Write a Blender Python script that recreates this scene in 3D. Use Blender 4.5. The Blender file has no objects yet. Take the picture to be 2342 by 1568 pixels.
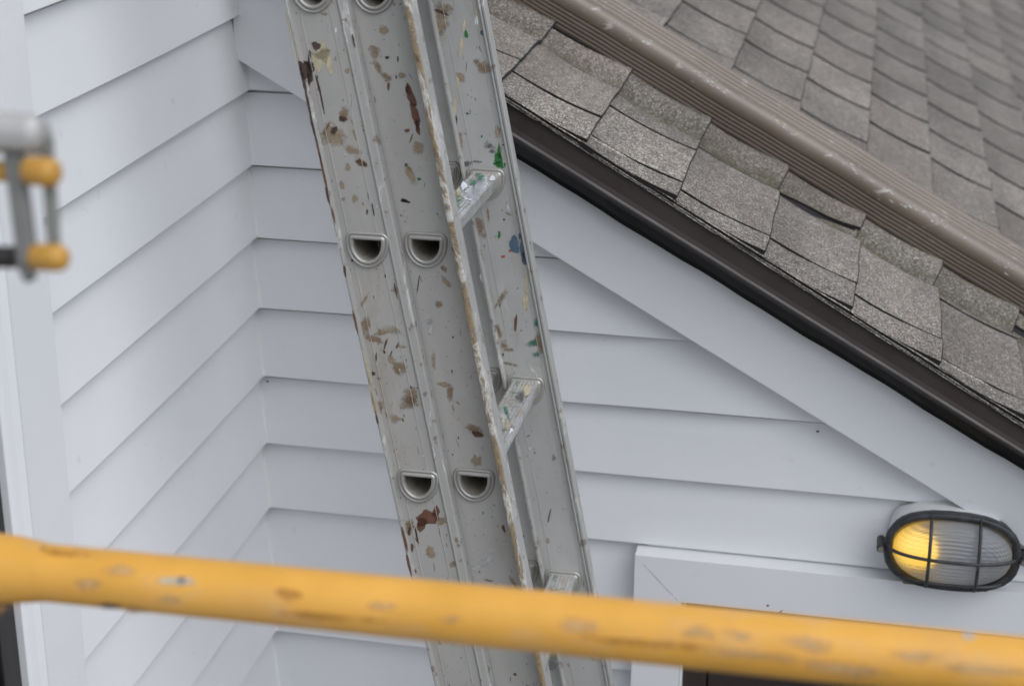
import bpy, bmesh, math, random
import numpy as np
from mathutils import Vector, Matrix
random.seed(7); rng = np.random.default_rng(11)
S = bpy.context.scene
COL = S.collection

# ------------------------------------------------------------------ camera
# solved from the siding lines; photo units: 2342 x 1568
W, H = 2342, 1568
F, YAW, PIT, ROL = 3987.8, .204548, .362229, .003965
C0 = np.array([.906958, -2.433185, .456061])
FOCUS, FSTOP = 2.26, 4.9
cy_, sy_, cp_, sp_ = math.cos(YAW), math.sin(YAW), math.cos(PIT), math.sin(PIT)
_f = np.array([-sy_*cp_, cy_*cp_, -sp_]); _r = np.array([cy_, sy_, 0.]); _u = np.cross(_r, _f)
cr, sr = math.cos(ROL), math.sin(ROL)
_r, _u = cr*_r + sr*_u, -sr*_r + cr*_u
cam = bpy.data.cameras.new('camera'); cam_o = bpy.data.objects.new('camera', cam); COL.objects.link(cam_o)
cam.sensor_width = 36; cam.lens = F*36/W; cam.clip_start = .05; cam.clip_end = 500
M = Matrix.Identity(4)
for i in range(3):
    M[i][0], M[i][1], M[i][2], M[i][3] = _r[i], _u[i], -_f[i], C0[i]
cam_o.matrix_world = M
cam.dof.use_dof = True; cam.dof.focus_distance = FOCUS; cam.dof.aperture_fstop = FSTOP
S.camera = cam_o

# ------------------------------------------------------------------ world and sun (overcast)
SUN = Vector((.52, -.30, .80)).normalized()
wd = bpy.data.worlds.new('World'); S.world = wd; wd.use_nodes = True
nt = wd.node_tree; nt.nodes.clear()
sky = nt.nodes.new('ShaderNodeTexSky'); sky.sky_type = 'NISHITA'; sky.sun_disc = False
sky.sun_elevation = math.asin(SUN.z); sky.sun_rotation = math.atan2(SUN.x, SUN.y)
sky.air_density = 1.0; sky.dust_density = 2.0; sky.ozone_density = 1.0
hs = nt.nodes.new('ShaderNodeHueSaturation'); hs.inputs['Saturation'].default_value = .34
bg = nt.nodes.new('ShaderNodeBackground'); bg.inputs[1].default_value = .12
out = nt.nodes.new('ShaderNodeOutputWorld')
nt.links.new(sky.outputs[0], hs.inputs['Color']); tn = nt.nodes.new('ShaderNodeMix'); tn.data_type = 'RGBA'; tn.blend_type = 'MULTIPLY'; tn.inputs[0].default_value = 1; tn.inputs[7].default_value = (.985, 1.0, 1.05, 1)   # white balance
nt.links.new(hs.outputs[0], tn.inputs[6]); nt.links.new(tn.outputs[2], bg.inputs[0]); nt.links.new(bg.outputs[0], out.inputs[0])
sl = bpy.data.lights.new('sun', 'SUN'); sl.energy = 1.0; sl.angle = math.radians(65); sl.color = (.96, .98, 1)
so = bpy.data.objects.new('sun', sl); COL.objects.link(so)
so.rotation_euler = SUN.to_track_quat('Z', 'Y').to_euler()
S.view_settings.view_transform = 'Standard'; S.view_settings.look = 'None'
S.view_settings.exposure = 0.46; S.view_settings.gamma = 1.0

# ------------------------------------------------------------------ helpers
def ray(x, y): return _f + _r*(x-W/2)/F - _u*(y-H/2)/F
def hit(x, y, n, d):
    D = ray(x, y); return C0 + D*((d - np.dot(n, C0))/np.dot(n, D))
def dep(x, y, z): return C0 + ray(x, y)*z

class MB:
    """collects faces for one mesh, with material slots and point attributes"""
    def __init__(s): s.v = []; s.f = []; s.m = []; s.sm = []; s.att = {}
    def add(s, verts, faces, m=0, smooth=False, **att):
        o = len(s.v); s.v += [tuple(map(float, p)) for p in verts]
        for f in faces: s.f.append([i+o for i in f]); s.m.append(m); s.sm.append(smooth)
        for k in set(s.att) | set(att):
            a = s.att.setdefault(k, [0.0]*o)
            val = att.get(k, 0.0)
            a += list(val) if hasattr(val, '__len__') else [float(val)]*len(verts)
        return o
    def box(s, a, b, m=0, xf=None):
        x0, y0, z0 = a; x1, y1, z1 = b
        P = [(x0,y0,z0),(x1,y0,z0),(x1,y1,z0),(x0,y1,z0),(x0,y0,z1),(x1,y0,z1),(x1,y1,z1),(x0,y1,z1)]
        if xf: P = [xf(*p) for p in P]
        s.add(P, [(0,3,2,1),(4,5,6,7),(0,1,5,4),(1,2,6,5),(2,3,7,6),(3,0,4,7)], m)
    def grid(s, P, m=0, smooth=True, **att):
        """P: list of rows of points"""
        n, k = len(P), len(P[0]); V = [p for r in P for p in r]
        s.add(V, [(i*k+j, i*k+j+1, (i+1)*k+j+1, (i+1)*k+j) for i in range(n-1) for j in range(k-1)], m, smooth, **att)
    def sweep(s, prof, path, m=0, closed=True, caps=True, smooth=False, mats=None):
        """prof points -> path(i, p); path is list of functions"""
        n = len(prof); o = len(s.v); V = [g(*p) for g in path for p in prof]
        F_, Ms = [], []
        for i in range(len(path)-1):
            for j in range(n if closed else n-1):
                j2 = (j+1) % n
                F_.append((i*n+j, i*n+j2, (i+1)*n+j2, (i+1)*n+j)); Ms.append(mats[j] if mats else m)
        s.add(V, F_, m, smooth)
        for q, mm in enumerate(Ms): s.m[len(s.m)-len(Ms)+q] = mm
        if caps and closed:
            L = (len(path)-1)*n
            s.f.append([o+j for j in range(n)][::-1]); s.m.append(m); s.sm.append(False)
            s.f.append([o+L+j for j in range(n)]); s.m.append(m); s.sm.append(False)
    def build(s, name, mats, parent=None, bevel=0, autosmooth=None):
        me = bpy.data.meshes.new(name); me.from_pydata(s.v, [], s.f)
        mats = mats if isinstance(mats, (list, tuple)) else [mats]
        for m in mats: me.materials.append(m)
        me.polygons.foreach_set('material_index', s.m); me.polygons.foreach_set('use_smooth', s.sm)
        for k, a in s.att.items():
            at = me.attributes.new(k, 'FLOAT', 'POINT'); at.data.foreach_set('value', a)
        bm = bmesh.new(); bm.from_mesh(me); bmesh.ops.recalc_face_normals(bm, faces=bm.faces) if not s.att.get('keep') else None
        bm.to_mesh(me); bm.free(); me.update()
        o = bpy.data.objects.new(name, me); COL.objects.link(o)
        if parent: o.parent = parent
        if bevel:
            b = o.modifiers.new('bevel', 'BEVEL'); b.width = bevel; b.segments = 2; b.limit_method = 'ANGLE'; b.angle_limit = math.radians(40)
        return o

def thing(name, label, cat, loc=(0,0,0), group=None, mat=None):
    o = bpy.data.objects.new(name, None); COL.objects.link(o); o.empty_display_size = .1
    if mat is not None: o.matrix_world = mat
    else: o.location = loc
    o['label'] = label; o['category'] = cat
    if group: o['group'] = group
    return o
def put(o, parent):   # parent a world-space mesh, keeping it where it is
    o.parent = parent; o.matrix_parent_inverse = Matrix.Translation(-Vector(parent.location)); return o

def merge(o, mb, mats, xf=None):
    """lay the faces collected in mb into the mesh of o (surface marks belong to their part)"""
    me0 = o.data
    if me0.users > 1: me0 = me0.copy(); o.data = me0
    if 'fade' not in me0.attributes: me0.attributes.new('fade', 'FLOAT', 'POINT')
    n0 = len(me0.materials)
    for m in mats: me0.materials.append(m)
    t = bpy.data.meshes.new('marks'); t.from_pydata(mb.v, [], mb.f); t.polygons.foreach_set('material_index', [i+n0 for i in mb.m])
    a = t.attributes.new('fade', 'FLOAT', 'POINT'); a.data.foreach_set('value', mb.att['fade'])
    if xf: t.transform(xf)
    bm = bmesh.new(); bm.from_mesh(me0); bm.from_mesh(t); bm.to_mesh(me0); bm.free(); bpy.data.meshes.remove(t); me0.update()

# ------------------------------------------------------------------ materials
class Mt:
    def __init__(s, name):
        s.m = bpy.data.materials.new(name); s.m.use_nodes = True; s.t = s.m.node_tree
        s.b = s.t.nodes['Principled BSDF']; s.out = s.t.nodes['Material Output']
    def n(s, typ, **kw):
        n = s.t.nodes.new('ShaderNode'+typ)
        for k, v in kw.items():
            if k[0] == '_': setattr(n, k[1:], v)
            else: n.inputs[k.replace('_', ' ')].default_value = v
        return n
    def l(s, a, b): s.t.links.new(a, b)
    def set(s, **kw):
        for k, v in kw.items():
            i = s.b.inputs[k.replace('_', ' ')]
            i.default_value = (*v, 1) if isinstance(v, tuple) and len(v) == 3 else v
        return s
    def coord(s, scale=(1,1,1), kind='Object'):
        tc = s.n('TexCoord'); mp = s.n('Mapping'); mp.inputs['Scale'].default_value = scale
        s.l(tc.outputs[kind], mp.inputs[0]); return mp.outputs[0]
    def noise(s, scale, detail=3, rough=.5, sc=(1,1,1), dist=0.):
        n = s.n('TexNoise', Scale=scale, Detail=detail, Roughness=rough, Distortion=dist); s.l(s.coord(sc), n.inputs['Vector']); return n.outputs['Fac']
    def ramp(s, fac, stops, interp='LINEAR'):
        r = s.n('ValToRGB'); r.color_ramp.interpolation = interp
        e = r.color_ramp.elements
        while len(e) > 1: e.remove(e[-1])
        for i, (p, c) in enumerate(stops):
            x = e[0] if i == 0 else e.new(p)
            x.position = p; x.color = (*c, 1) if isinstance(c, tuple) else (c, c, c, 1)
        s.l(fac, r.inputs[0]); return r.outputs[0]
    def mix(s, fac, a, b, mode='MIX'):
        n = s.n('Mix', _data_type='RGBA', _blend_type=mode)
        for i, v in ((0, fac), (6, a), (7, b)):
            if isinstance(v, (int, float)): n.inputs[i].default_value = v if i == 0 else (v, v, v, 1)
            elif isinstance(v, tuple): n.inputs[i].default_value = (*v, 1)
            else: s.l(v, n.inputs[i])
        return n.outputs[2]
    def math(s, op, a, b=0.):
        n = s.n('Math', _operation=op)
        for i, v in ((0, a), (1, b)):
            if isinstance(v, (int, float)): n.inputs[i].default_value = v
            else: s.l(v, n.inputs[i])
        return n.outputs[0]
    def attr(s, name): return s.n('Attribute', _attribute_name=name).outputs['Fac']
    def bump(s, h, strength=.3, dist=.001):
        b = s.n('Bump', Strength=strength, Distance=dist); s.l(h, b.inputs['Height']); s.l(b.outputs[0], s.b.inputs['Normal'])
    def color(s, c): s.l(c, s.b.inputs['Base Color'])

def painted_wood(name, axis):
    m = Mt(name); m.set(Roughness=.6, Specular_IOR_Level=.3)
    big = m.noise(2.2, 3, .5); st = m.noise(9, 5, .6, sc=axis)
    fine = m.noise(60, 4, .6, sc=axis)
    c = m.ramp(big, [(.3, (.70, .71, .725)), (.7, (.75, .755, .76))])
    c = m.mix(m.ramp(st, [(.45, 0.), (.8, .35)]), c, (.66, .67, .69))
    spot = m.noise(38, 2, .4)
    c = m.mix(m.ramp(spot, [(.72, 0.), (.80, .22)]), c, (.45, .44, .42))
    m.color(c)
    h = m.math('ADD', m.math('MULTIPLY', fine, .5), m.math('MULTIPLY', m.noise(5, 2, .5, sc=axis), 1.2))
    m.bump(h, .5, .0012)
    m.l(m.ramp(st, [(.3, .55), (.7, .68)]), m.b.inputs['Roughness'])
    return m.m
WHITE_X = painted_wood('white_paint_gable', (.12, 1, 1))
WHITE_Y = painted_wood('white_paint_side', (1, .12, 1))
WHITE_T = painted_wood('white_paint_trim', (.2, 1, .5))

m = Mt('caulk'); m.set(Base_Color=(.70, .70, .69), Roughness=.6); m.bump(m.noise(90, 2), .4, .0015); CAULK = m.m

def shingle_mat():
    m = Mt('shingle_granules'); m.set(Roughness=.95)
    tone, t, tint = m.attr('tone'), m.attr('t'), m.attr('tint')
    v = m.n('TexVoronoi', Scale=640.); m.l(m.coord(), v.inputs['Vector'])
    sep = m.n('SeparateColor'); m.l(v.outputs['Color'], sep.inputs[0])
    g = m.ramp(sep.outputs[0], [(0, (.050, .043, .037)), (.22, (.135, .118, .100)), (.55, (.27, .238, .205)), (.80, (.38, .345, .30)), (.96, (.72, .68, .62))])
    med = m.noise(55, 3, .6)
    g = m.mix(1., g, m.ramp(med, [(.3, .80), (.7, 1.18)]), 'MULTIPLY')
    g = m.mix(1., g, m.ramp(m.noise(7, 3, .6, sc=(1, .5, 1)), [(.35, .80), (.7, 1.14)]), 'MULTIPLY')
    g = m.mix(tint, g, (.245, .195, .165), 'MIX')
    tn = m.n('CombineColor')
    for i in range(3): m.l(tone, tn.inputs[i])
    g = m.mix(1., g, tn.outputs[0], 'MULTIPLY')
    moss = m.attr('moss')
    mn = m.math('MULTIPLY', moss, m.ramp(m.noise(40, 4, .65), [(.26, .25), (.52, 1.)]))
    g = m.mix(m.math('MULTIPLY', mn, .70), g, (.050, .048, .022))
    m.color(g)
    m.bump(med, .5, .0015)
    return m.m
SHINGLE = shingle_mat()
m = Mt('asphalt_edge_and_gap_shade'); m.set(Base_Color=(.012, .011, .011), Roughness=.85); m.bump(m.noise(300, 2), .6, .001); ASPH = m.m
m = Mt('asphalt_chip'); m.set(Roughness=.9); m.color(m.ramp(m.noise(420, 2), [(.4, (.02, .02, .02)), (.6, (.28, .27, .25))])); CHIP = m.m

m = Mt('brown_metal'); m.set(Roughness=.38)
c = m.ramp(m.noise(3, 3), [(.3, (.030, .021, .018)), (.7, (.039, .028, .024))])
c = m.mix(m.ramp(m.noise(160, 2), [(.74, 0.), (.78, .6)]), c, (.12, .09, .07)); m.color(c)
m.l(m.ramp(m.noise(20, 3), [(.3, .3), (.7, .5)]), m.b.inputs['Roughness']); BROWN = m.m
m = Mt('black_metal_shade'); m.set(Base_Color=(.004, .0035, .0035), Roughness=.35, Specular_IOR_Level=.25); m.bump(m.noise(14, 4, sc=(.3, 1, 1)), .4, .002); BLACK = m.m

m = Mt('downspout_paint'); m.set(Roughness=.30)
c = m.ramp(m.noise(6, 4, .6), [(.3, (.140, .108, .080)), (.7, (.180, .142, .108))])
scr = m.attr('scr'); sn = m.noise(60, 4, .7, sc=(.45, 1, 1), dist=.6)
c = m.mix(m.math('MULTIPLY', scr, m.ramp(sn, [(.60, 0.), (.68, .55)])), c, (.50, .46, .43))
c = m.mix(m.ramp(m.noise(45, 3), [(.70, 0.), (.76, .5)]), c, (.32, .28, .25)); m.color(c)
m.bump(m.noise(30, 3), .15, .001); SPOUT = m.m

def alu(name, base=(.445, .435, .41), metallic=.2, rough=.42):
    m = Mt(name); m.set(Metallic=metallic, Roughness=rough)
    d = m.noise(11, 4, .6, sc=(1, 1, .35)); c = m.ramp(d, [(.3, tuple(x*.90 for x in base)), (.7, tuple(x*1.08 for x in base))])
    c = m.mix(m.ramp(m.noise(11, 6, .7, sc=(1, 1, .5), dist=.7), [(.52, 0.), (.70, .42)]), c, (.30, .235, .155))
    c = m.mix(m.ramp(m.noise(30, 4, .7, sc=(1, 1, .12)), [(.62, 0.), (.72, .30)]), c, (.60, .60, .58))
    c = m.mix(m.ramp(m.noise(120, 3, .6), [(.66, 0.), (.72, .45)]), c, (.17, .15, .12))
    m.color(c); m.l(m.ramp(m.noise(25, 4), [(.3, rough-.1), (.7, rough+.12)]), m.b.inputs['Roughness'])
    m.bump(m.noise(40, 4, .6, sc=(1, 1, .3)), .2, .0008); return m.m
ALU = alu('weathered_aluminium'); ALU_FAR = alu('weathered_aluminium_far', (.45, .447, .43), .22, .40)
ALU_C = alu('collar_aluminium', (.40, .39, .365), .45, .36)
m = Mt('tube_inside'); m.set(Metallic=.3, Roughness=.6); m.color(m.ramp(m.noise(25, 4, .6, sc=(1, .2, 1)), [(.35, (.20, .17, .13)), (.7, (.42, .39, .33))])); INSIDE = m.m
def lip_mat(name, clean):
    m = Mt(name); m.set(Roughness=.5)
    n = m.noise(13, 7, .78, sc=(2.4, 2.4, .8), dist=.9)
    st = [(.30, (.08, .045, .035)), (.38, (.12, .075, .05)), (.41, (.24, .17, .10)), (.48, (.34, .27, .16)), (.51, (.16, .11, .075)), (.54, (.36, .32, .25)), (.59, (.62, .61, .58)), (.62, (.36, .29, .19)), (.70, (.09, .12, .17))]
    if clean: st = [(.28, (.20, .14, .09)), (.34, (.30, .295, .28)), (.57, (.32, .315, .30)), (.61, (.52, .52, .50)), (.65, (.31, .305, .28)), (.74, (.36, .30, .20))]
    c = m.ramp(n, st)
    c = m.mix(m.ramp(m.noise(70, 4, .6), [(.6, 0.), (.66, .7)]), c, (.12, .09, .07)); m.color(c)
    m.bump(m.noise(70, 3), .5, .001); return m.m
LIP = lip_mat('paint_crusted_lip', False); LIPC = lip_mat('worn_shaded_edge', True)
m = Mt('rung_metal'); m.set(Metallic=.85, Roughness=.3)
n1 = m.noise(38, 5, .65, sc=(1, .6, 1), dist=.5)
c = m.ramp(n1, [(.38, (.12, .24, .12)), (.42, (.64, .64, .62)), (.52, (.80, .80, .80)), (.62, (.70, .64, .56)), (.68, (.78, .80, .80))])
c = m.mix(m.ramp(m.noise(110, 3), [(.60, 0.), (.68, .5)]), c, (.25, .27, .24)); m.color(c)
m.l(m.ramp(n1, [(.36, .3), (.44, .8)]), m.b.inputs['Metallic']); m.l(m.ramp(m.noise(50, 3), [(.3, .2), (.7, .45)]), m.b.inputs['Roughness'])
m.bump(m.noise(80, 3), .3, .0008); RUNG = m.m

def splat_mat(name, col, soft=False, rough=.5, var=.25):
    m = Mt(name); m.set(Roughness=rough)
    c2 = tuple(x*(1-var) for x in col)
    m.color(m.ramp(m.noise(60, 4, .6), [(.35, c2), (.65, col)]))
    fd = m.attr('fade'); n = m.noise(80 if soft else 95, 6, .72, dist=.8)
    v = m.math('ADD', fd, m.math('MULTIPLY', m.math('SUBTRACT', n, .5), 2.6 if soft else 1.7))
    al = m.ramp(v, [(.20, 0.), (.95, .78)] if soft else [(.22, 0.), (.30, 1.)])
    al = m.math('MULTIPLY', al, m.ramp(fd, [(.0, 0.), (.32 if soft else .10, 1.)]))
    m.l(al, m.b.inputs['Alpha']); return m.m
SP = dict(tan=splat_mat('smear_tan', (.38, .29, .18), True), tan2=splat_mat('smear_tan_dark', (.30, .205, .12), True), brn=splat_mat('paint_brown', (.085, .055, .045)),
          rust=splat_mat('paint_rust', (.16, .075, .045)), crm=splat_mat('paint_cream', (.56, .50, .34)), grn=splat_mat('paint_green', (.03, .17, .04)),
          teal=splat_mat('smear_teal', (.02, .19, .12), True), blu=splat_mat('paint_slate', (.075, .125, .18)), wht=splat_mat('paint_white', (.80, .81, .84)),
          wh2=splat_mat('smear_white', (.62, .62, .60), True), blk=splat_mat('speck_black', (.02, .02, .02)), gry=splat_mat('smear_grey', (.12, .12, .12), True), org=splat_mat('speck_orange', (.5, .10, .05)), scf=splat_mat('scuff_pale', (.72, .46, .20), True), scf2=splat_mat('scuff_dark', (.62, .31, .06), True))
SK = list(SP)

def splat(mb, proj3, cx, cy, w, h, ang=0., m=0, seed=0, off=None, irr=.35):
    """irregular ringed patch; outline drawn about (cx,cy), mapped on the surface by proj3"""
    r = random.Random(seed); N = 18; ca, sa = math.cos(math.radians(ang)), math.sin(math.radians(ang))
    ph = [r.uniform(0, 6.28) for _ in range(4)]
    V, Fd = [proj3(cx, cy)], [1.]
    for k, (q, fd) in enumerate(((.4, .8), (.75, .45), (1.08, 0.))):
        for i in range(N):
            a = 2*math.pi*i/N
            rr = 1.18*q*(1 + irr*k/2*(math.sin(2*a+ph[0])*.4 + math.sin(3*a+ph[1])*.35 + math.sin(5*a+ph[2])*.25))
            x, y = rr*math.cos(a)*w/2, rr*math.sin(a)*h/2
            V.append(proj3(cx + x*ca - y*sa, cy + x*sa + y*ca)); Fd.append(fd)
    Fc = [(0, 1+i, 1+(i+1) % N) for i in range(N)]
    for k in range(2):
        Fc += [(1+k*N+i, 1+(k+1)*N+i, 1+(k+1)*N+(i+1) % N, 1+k*N+(i+1) % N) for i in range(N)]
    mb.add(V, Fc, m, False, fade=Fd)

# ------------------------------------------------------------------ ground
g = MB(); g.grid([[(x, y, -3.3) for y in np.linspace(-60, 60, 9)] for x in np.linspace(-60, 60, 9)])
m = Mt('ground_concrete'); m.set(Roughness=.9); m.color(m.ramp(m.noise(1.5, 6), [(.3, (.10, .10, .095)), (.7, (.15, .15, .14))])); 
go = g.build('ground', m.m); go['kind'] = 'structure'

# ------------------------------------------------------------------ the house
EXPO = .115; TUCK = .0145
house = thing('house', 'white clapboard house corner with a shingled gable roof and dark brown rake trim', 'house', (0, 0, -3.3))
def rake_z(x): return -.03 - .564*x        # where siding ends, behind the rake board

def board_profile(k):      # board whose butt is at z=-k*EXPO; returns (z, off) bottom->top of the face
    zb = -k*EXPO; return [(zb, .0006), (zb + .0008, 0.), (zb + .03, TUCK*.26), (zb + .075, TUCK*.65), (zb + EXPO - .0066, TUCK), (zb + EXPO - .0060, TUCK + .006), (zb + EXPO + .002, TUCK + .006)]
def wob(k, x): return .0005*math.sin(2.1*x*3 + k*1.7) + .0004*math.sin(9.3*x + k*2.9)

gw = MB()
for k in range(-3, 28):
    pr = board_profile(k); zt = -k*EXPO + EXPO
    rows = []
    for (z, o) in pr:
        xe = (-.03 - z)/.564 if k < 8 else .6046
        xe = max(min(xe, 1.9), .004)
        rows.append([(o*-1 + .0*t + (xe + o)*t, o, z + (wob(k, xe*t) if z < -k*EXPO+.01 else 0)) for t in np.linspace(0, 1, 15)])
    if (-.03 - pr[0][0])/.564 < .02 : continue
    gw.grid(rows, 0, False)
    r0 = rows[0]; gw.grid([[(x, y + .013, z) for (x, y, z) in r0], r0], 0, False)   # butt underside
    # caulk fillet up the corner
    fl = []
    for (z, o) in pr[1:5]:
        r = .0038; fl.append([(-o + r*(1-math.cos(a)), o - r*(1-math.sin(a)) , z) for a in np.linspace(0, math.pi/2, 5)])
    gw.grid(fl, 1)
gw.box((.62, .0065, -.888), (1.62, .02, -.803)) ; gw.box((1.9, .004, -3.3), (2.4, .02, -1.2))
# wall core (clipped under the roof) around the door opening
def prism(mb, poly, y0, y1, m=0):
    n = len(poly); mb.add([(x, y0, z) for x, z in poly] + [(x, y1, z) for x, z in poly],
        [tuple(range(n)), tuple(range(n, 2*n))[::-1]] + [(i, n+i, n+(i+1) % n, (i+1) % n) for i in range(n)], m)
prism(gw, [(-.02, -.9), (1.62, -.9), (1.62, -.99), (0.0, -.06), (-.02, -.06)], .024, .14)
prism(gw, [(-.02, -3.3), (.66, -3.3), (.66, -.9), (-.02, -.9)], .021, .14)
prism(gw, [(1.58, -3.3), (2.4, -3.3), (2.4, -1.5), (1.62, -1.0), (1.58, -1.0)], .021, .14)
# a few dings and flies
DG = {'x': 2}
def onw(Y): return lambda x, y: hit(x, y, (0, 1, 0), Y)
put(gw.build('gable_wall', [WHITE_X, CAULK]), house)

sw = MB()
for k in range(-14, 28):
    pr = board_profile(k)
    rows = [[(-o, -.700 + (.700 + o)*t if k > -1 else -.700 + (5.0)*t, z + (wob(k+31, .7*t) if z < -k*EXPO+.01 else 0)) for t in np.linspace(0, 1, 13)] for (z, o) in pr]
    sw.grid(rows, 0, False); r0 = rows[0]; sw.grid([[(x - .013, y, z) for (x, y, z) in r0], r0], 0, False)
sw.box((-.16, -.84, -.0), (-.022, 4.4, 1.75)); sw.box((-.16, -.84, -3.3), (-.0225, .14, -.0))
sw.box((-.16, -2.6, -3.3), (-.01, -1.55, 1.75)); sw.box((-.16, -1.56, -3.3), (-.01, -.83, -2.2)); sw.box((-.16, -1.56, .9), (-.01, -.83, 1.75))
put(sw.build('side_wall', WHITE_Y), house)

# rake board
AL = math.atan(.575)
rb = MB()
x0, x1 = -.012, 2.3
P = lambda x, c, y: (x, y, c - .564*x)
for (xa, xb, dy) in ((x0, x1, 0.),):
    rb.add([P(xa, -.070, -.022+dy), P(xb, -.070, -.022+dy), P(xb, .100, -.022+dy), P(xa, .100, -.022+dy),
            P(xa, -.070, .012), P(xb, -.070, .012), P(xb, .100, .012), P(xa, .100, .012)],
           [(0,1,2,3),(4,7,6,5),(0,4,5,1),(3,2,6,7),(0,3,7,4),(1,5,6,2)])
put(rb.build('rake_board', WHITE_T, bevel=.0016), house)

# roof frame
R0 = np.array([.413, -.06, -.084]); SD = np.array([math.cos(AL), 0, -math.sin(AL)]); NN = np.array([math.sin(AL), 0, math.cos(AL)]); YD = np.array([0, 1., 0])
def groove(s): return .275 + .028*max(0, s-.3)*1.6
def bumpf(s, Y):
    d = Y - groove(s)
    return -.018*math.exp(-(d/.024)**2) + .013*math.exp(-((d-.060)/.034)**2) - .004*math.exp(-((Y+.06)/.03)**2)
def RP(s, Y, h): return R0 + SD*s + YD*(Y + .06) + NN*(h + bumpf(s, Y))

# metal drip edge along the rake
de = MB()
prof = [(.004, -.008), (.0015, -.0075), (.0005, -.010), (.0006, -.018), (-.0024, -.054), (-.0040, -.063), (-.0062, -.0670), (-.0064, -.0690), (-.0048, -.0710), (.000, -.0725), (.010, -.084), (.0185, -.104), (.0205, -.114), (.036, -.116), (.036, -.008)]
mats = [0]*8 + [1]*6 + [0]  # lower faces near-black: the underside shade is put into the colour
ss = np.linspace(-.335, 1.7, 60)
def dpath(s):
    w = .0008*math.sin(s*23) + .0005*math.sin(s*61)
    k = .86 - .11*s
    return lambda y, v: R0 + SD*s + np.array([0, y - .006 + w*.6, v*k + (w if v < -.09 else 0)])
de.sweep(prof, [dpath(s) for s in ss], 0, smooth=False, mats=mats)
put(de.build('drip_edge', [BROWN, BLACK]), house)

# shingles
rf = MB()
NEAR = {-1: [.055, .255], 0: [.03, .325], 1: [-.030, .155, .365], 2: [-.022, .23], 3: [.012, .29], 4: [.0, .275], 5: [-.035, .23], 6: [.06, .325], 7: [.0, .27], 8: [.03, .3]}
NEAR[-2] = [.02, .26]; NEAR[-3] = [.06, .30]; NEAR[-4] = [0.03, .28]
T = .148
def tab(i, ya, yb, first=False):
    s1 = -.024 + T*(i+1) + rng.normal(0, .0008); s0 = s1 - T - .004
    near = ya < 1.2
    ny = max(3, int((yb-ya)/(.02 if near else .09))); ns = 8 if near else 5
    tone = float(np.clip(rng.normal(.70 if near else .62, .06), .48, .85)); tint = float(np.clip(rng.normal(.12, .08), 0, .35)); lift = rng.normal(0, .0006)
    if first and rng.random() < .6: tone *= 1.14; tint *= .4
    wa, wb = rng.uniform(0, 6, 2); band = rng.random() < .4; sk = .02
    def pos(t, q):
        Y = ya + (yb-ya)*q + sk*t*(0 if first and q == 0 else 1)
        if q == 0: Y += .0011*math.sin(t*9+wa) + .0022*(1-t)*(not first)
        if q == 1: Y += .0011*math.sin(t*8+wb) - .0022*(1-t)
        s = s0 + (s1-s0)*t + (.0009*math.sin(Y*40+wa) if t == 1 else 0)
        h = .0008 + (.0072+lift)*t**2.2 - .0012*(abs(q-.5)*2)**6 - .0022*math.sin(math.pi*t)
        return s, Y, h
    ts = [i_/ns for i_ in range(ns+1)]; qs = [j/ny for j in range(ny+1)]
    G, tn, mo, tt = [], [], [], []
    for t in ts:
        row = []
        for q in qs:
            s, Y, h = pos(t, q); row.append(RP(s, Y, h))
            b = 1.
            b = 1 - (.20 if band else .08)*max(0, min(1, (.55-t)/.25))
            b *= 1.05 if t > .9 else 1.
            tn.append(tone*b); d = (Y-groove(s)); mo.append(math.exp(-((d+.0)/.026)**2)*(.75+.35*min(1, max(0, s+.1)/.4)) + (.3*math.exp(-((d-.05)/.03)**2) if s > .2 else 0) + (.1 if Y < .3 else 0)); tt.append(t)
        G.append(row)
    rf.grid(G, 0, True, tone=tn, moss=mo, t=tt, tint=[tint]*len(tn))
    dn = NN*.0070
    q_ = .0016/T
    lip = [p + SD*.0022 - NN*.0009 for p in G[-1]]; rf.grid([G[-1], lip], 1, False)
    for e, sg in (([r[0] for r in G], -1), ([r[-1] for r in G], 1)):
        lp = [p + YD*sg*.0012 - NN*.0006 for p in e]; rf.grid([e, lp], 1, False)
    G = [r for r in G[:-1]] + [lip]
    def skirt(line): rf.grid([line, [p - dn for p in line]], 1, False)
    skirt(G[-1]); skirt([r[0] for r in G]); skirt([r[-1] for r in G])
ymax = 5.6
for i in range(-5, 12):
    cuts = list(NEAR.get(i, [.02, .28]))
    y = .575 + rng.normal(0, .012)
    while y < ymax: cuts.append(y + .0*i); y += .268 + rng.normal(0, .009)
    cuts.append(ymax)
    ya = -.067 + rng.normal(0, .0012); first = True
    for c in cuts:
        yb = c - (.0036 if c < 1 else .0082)
        if yb - ya > .01: tab(i, ya, yb, first)
        ya = c + (.0036 if c < 1 else .0082); first = False
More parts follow.
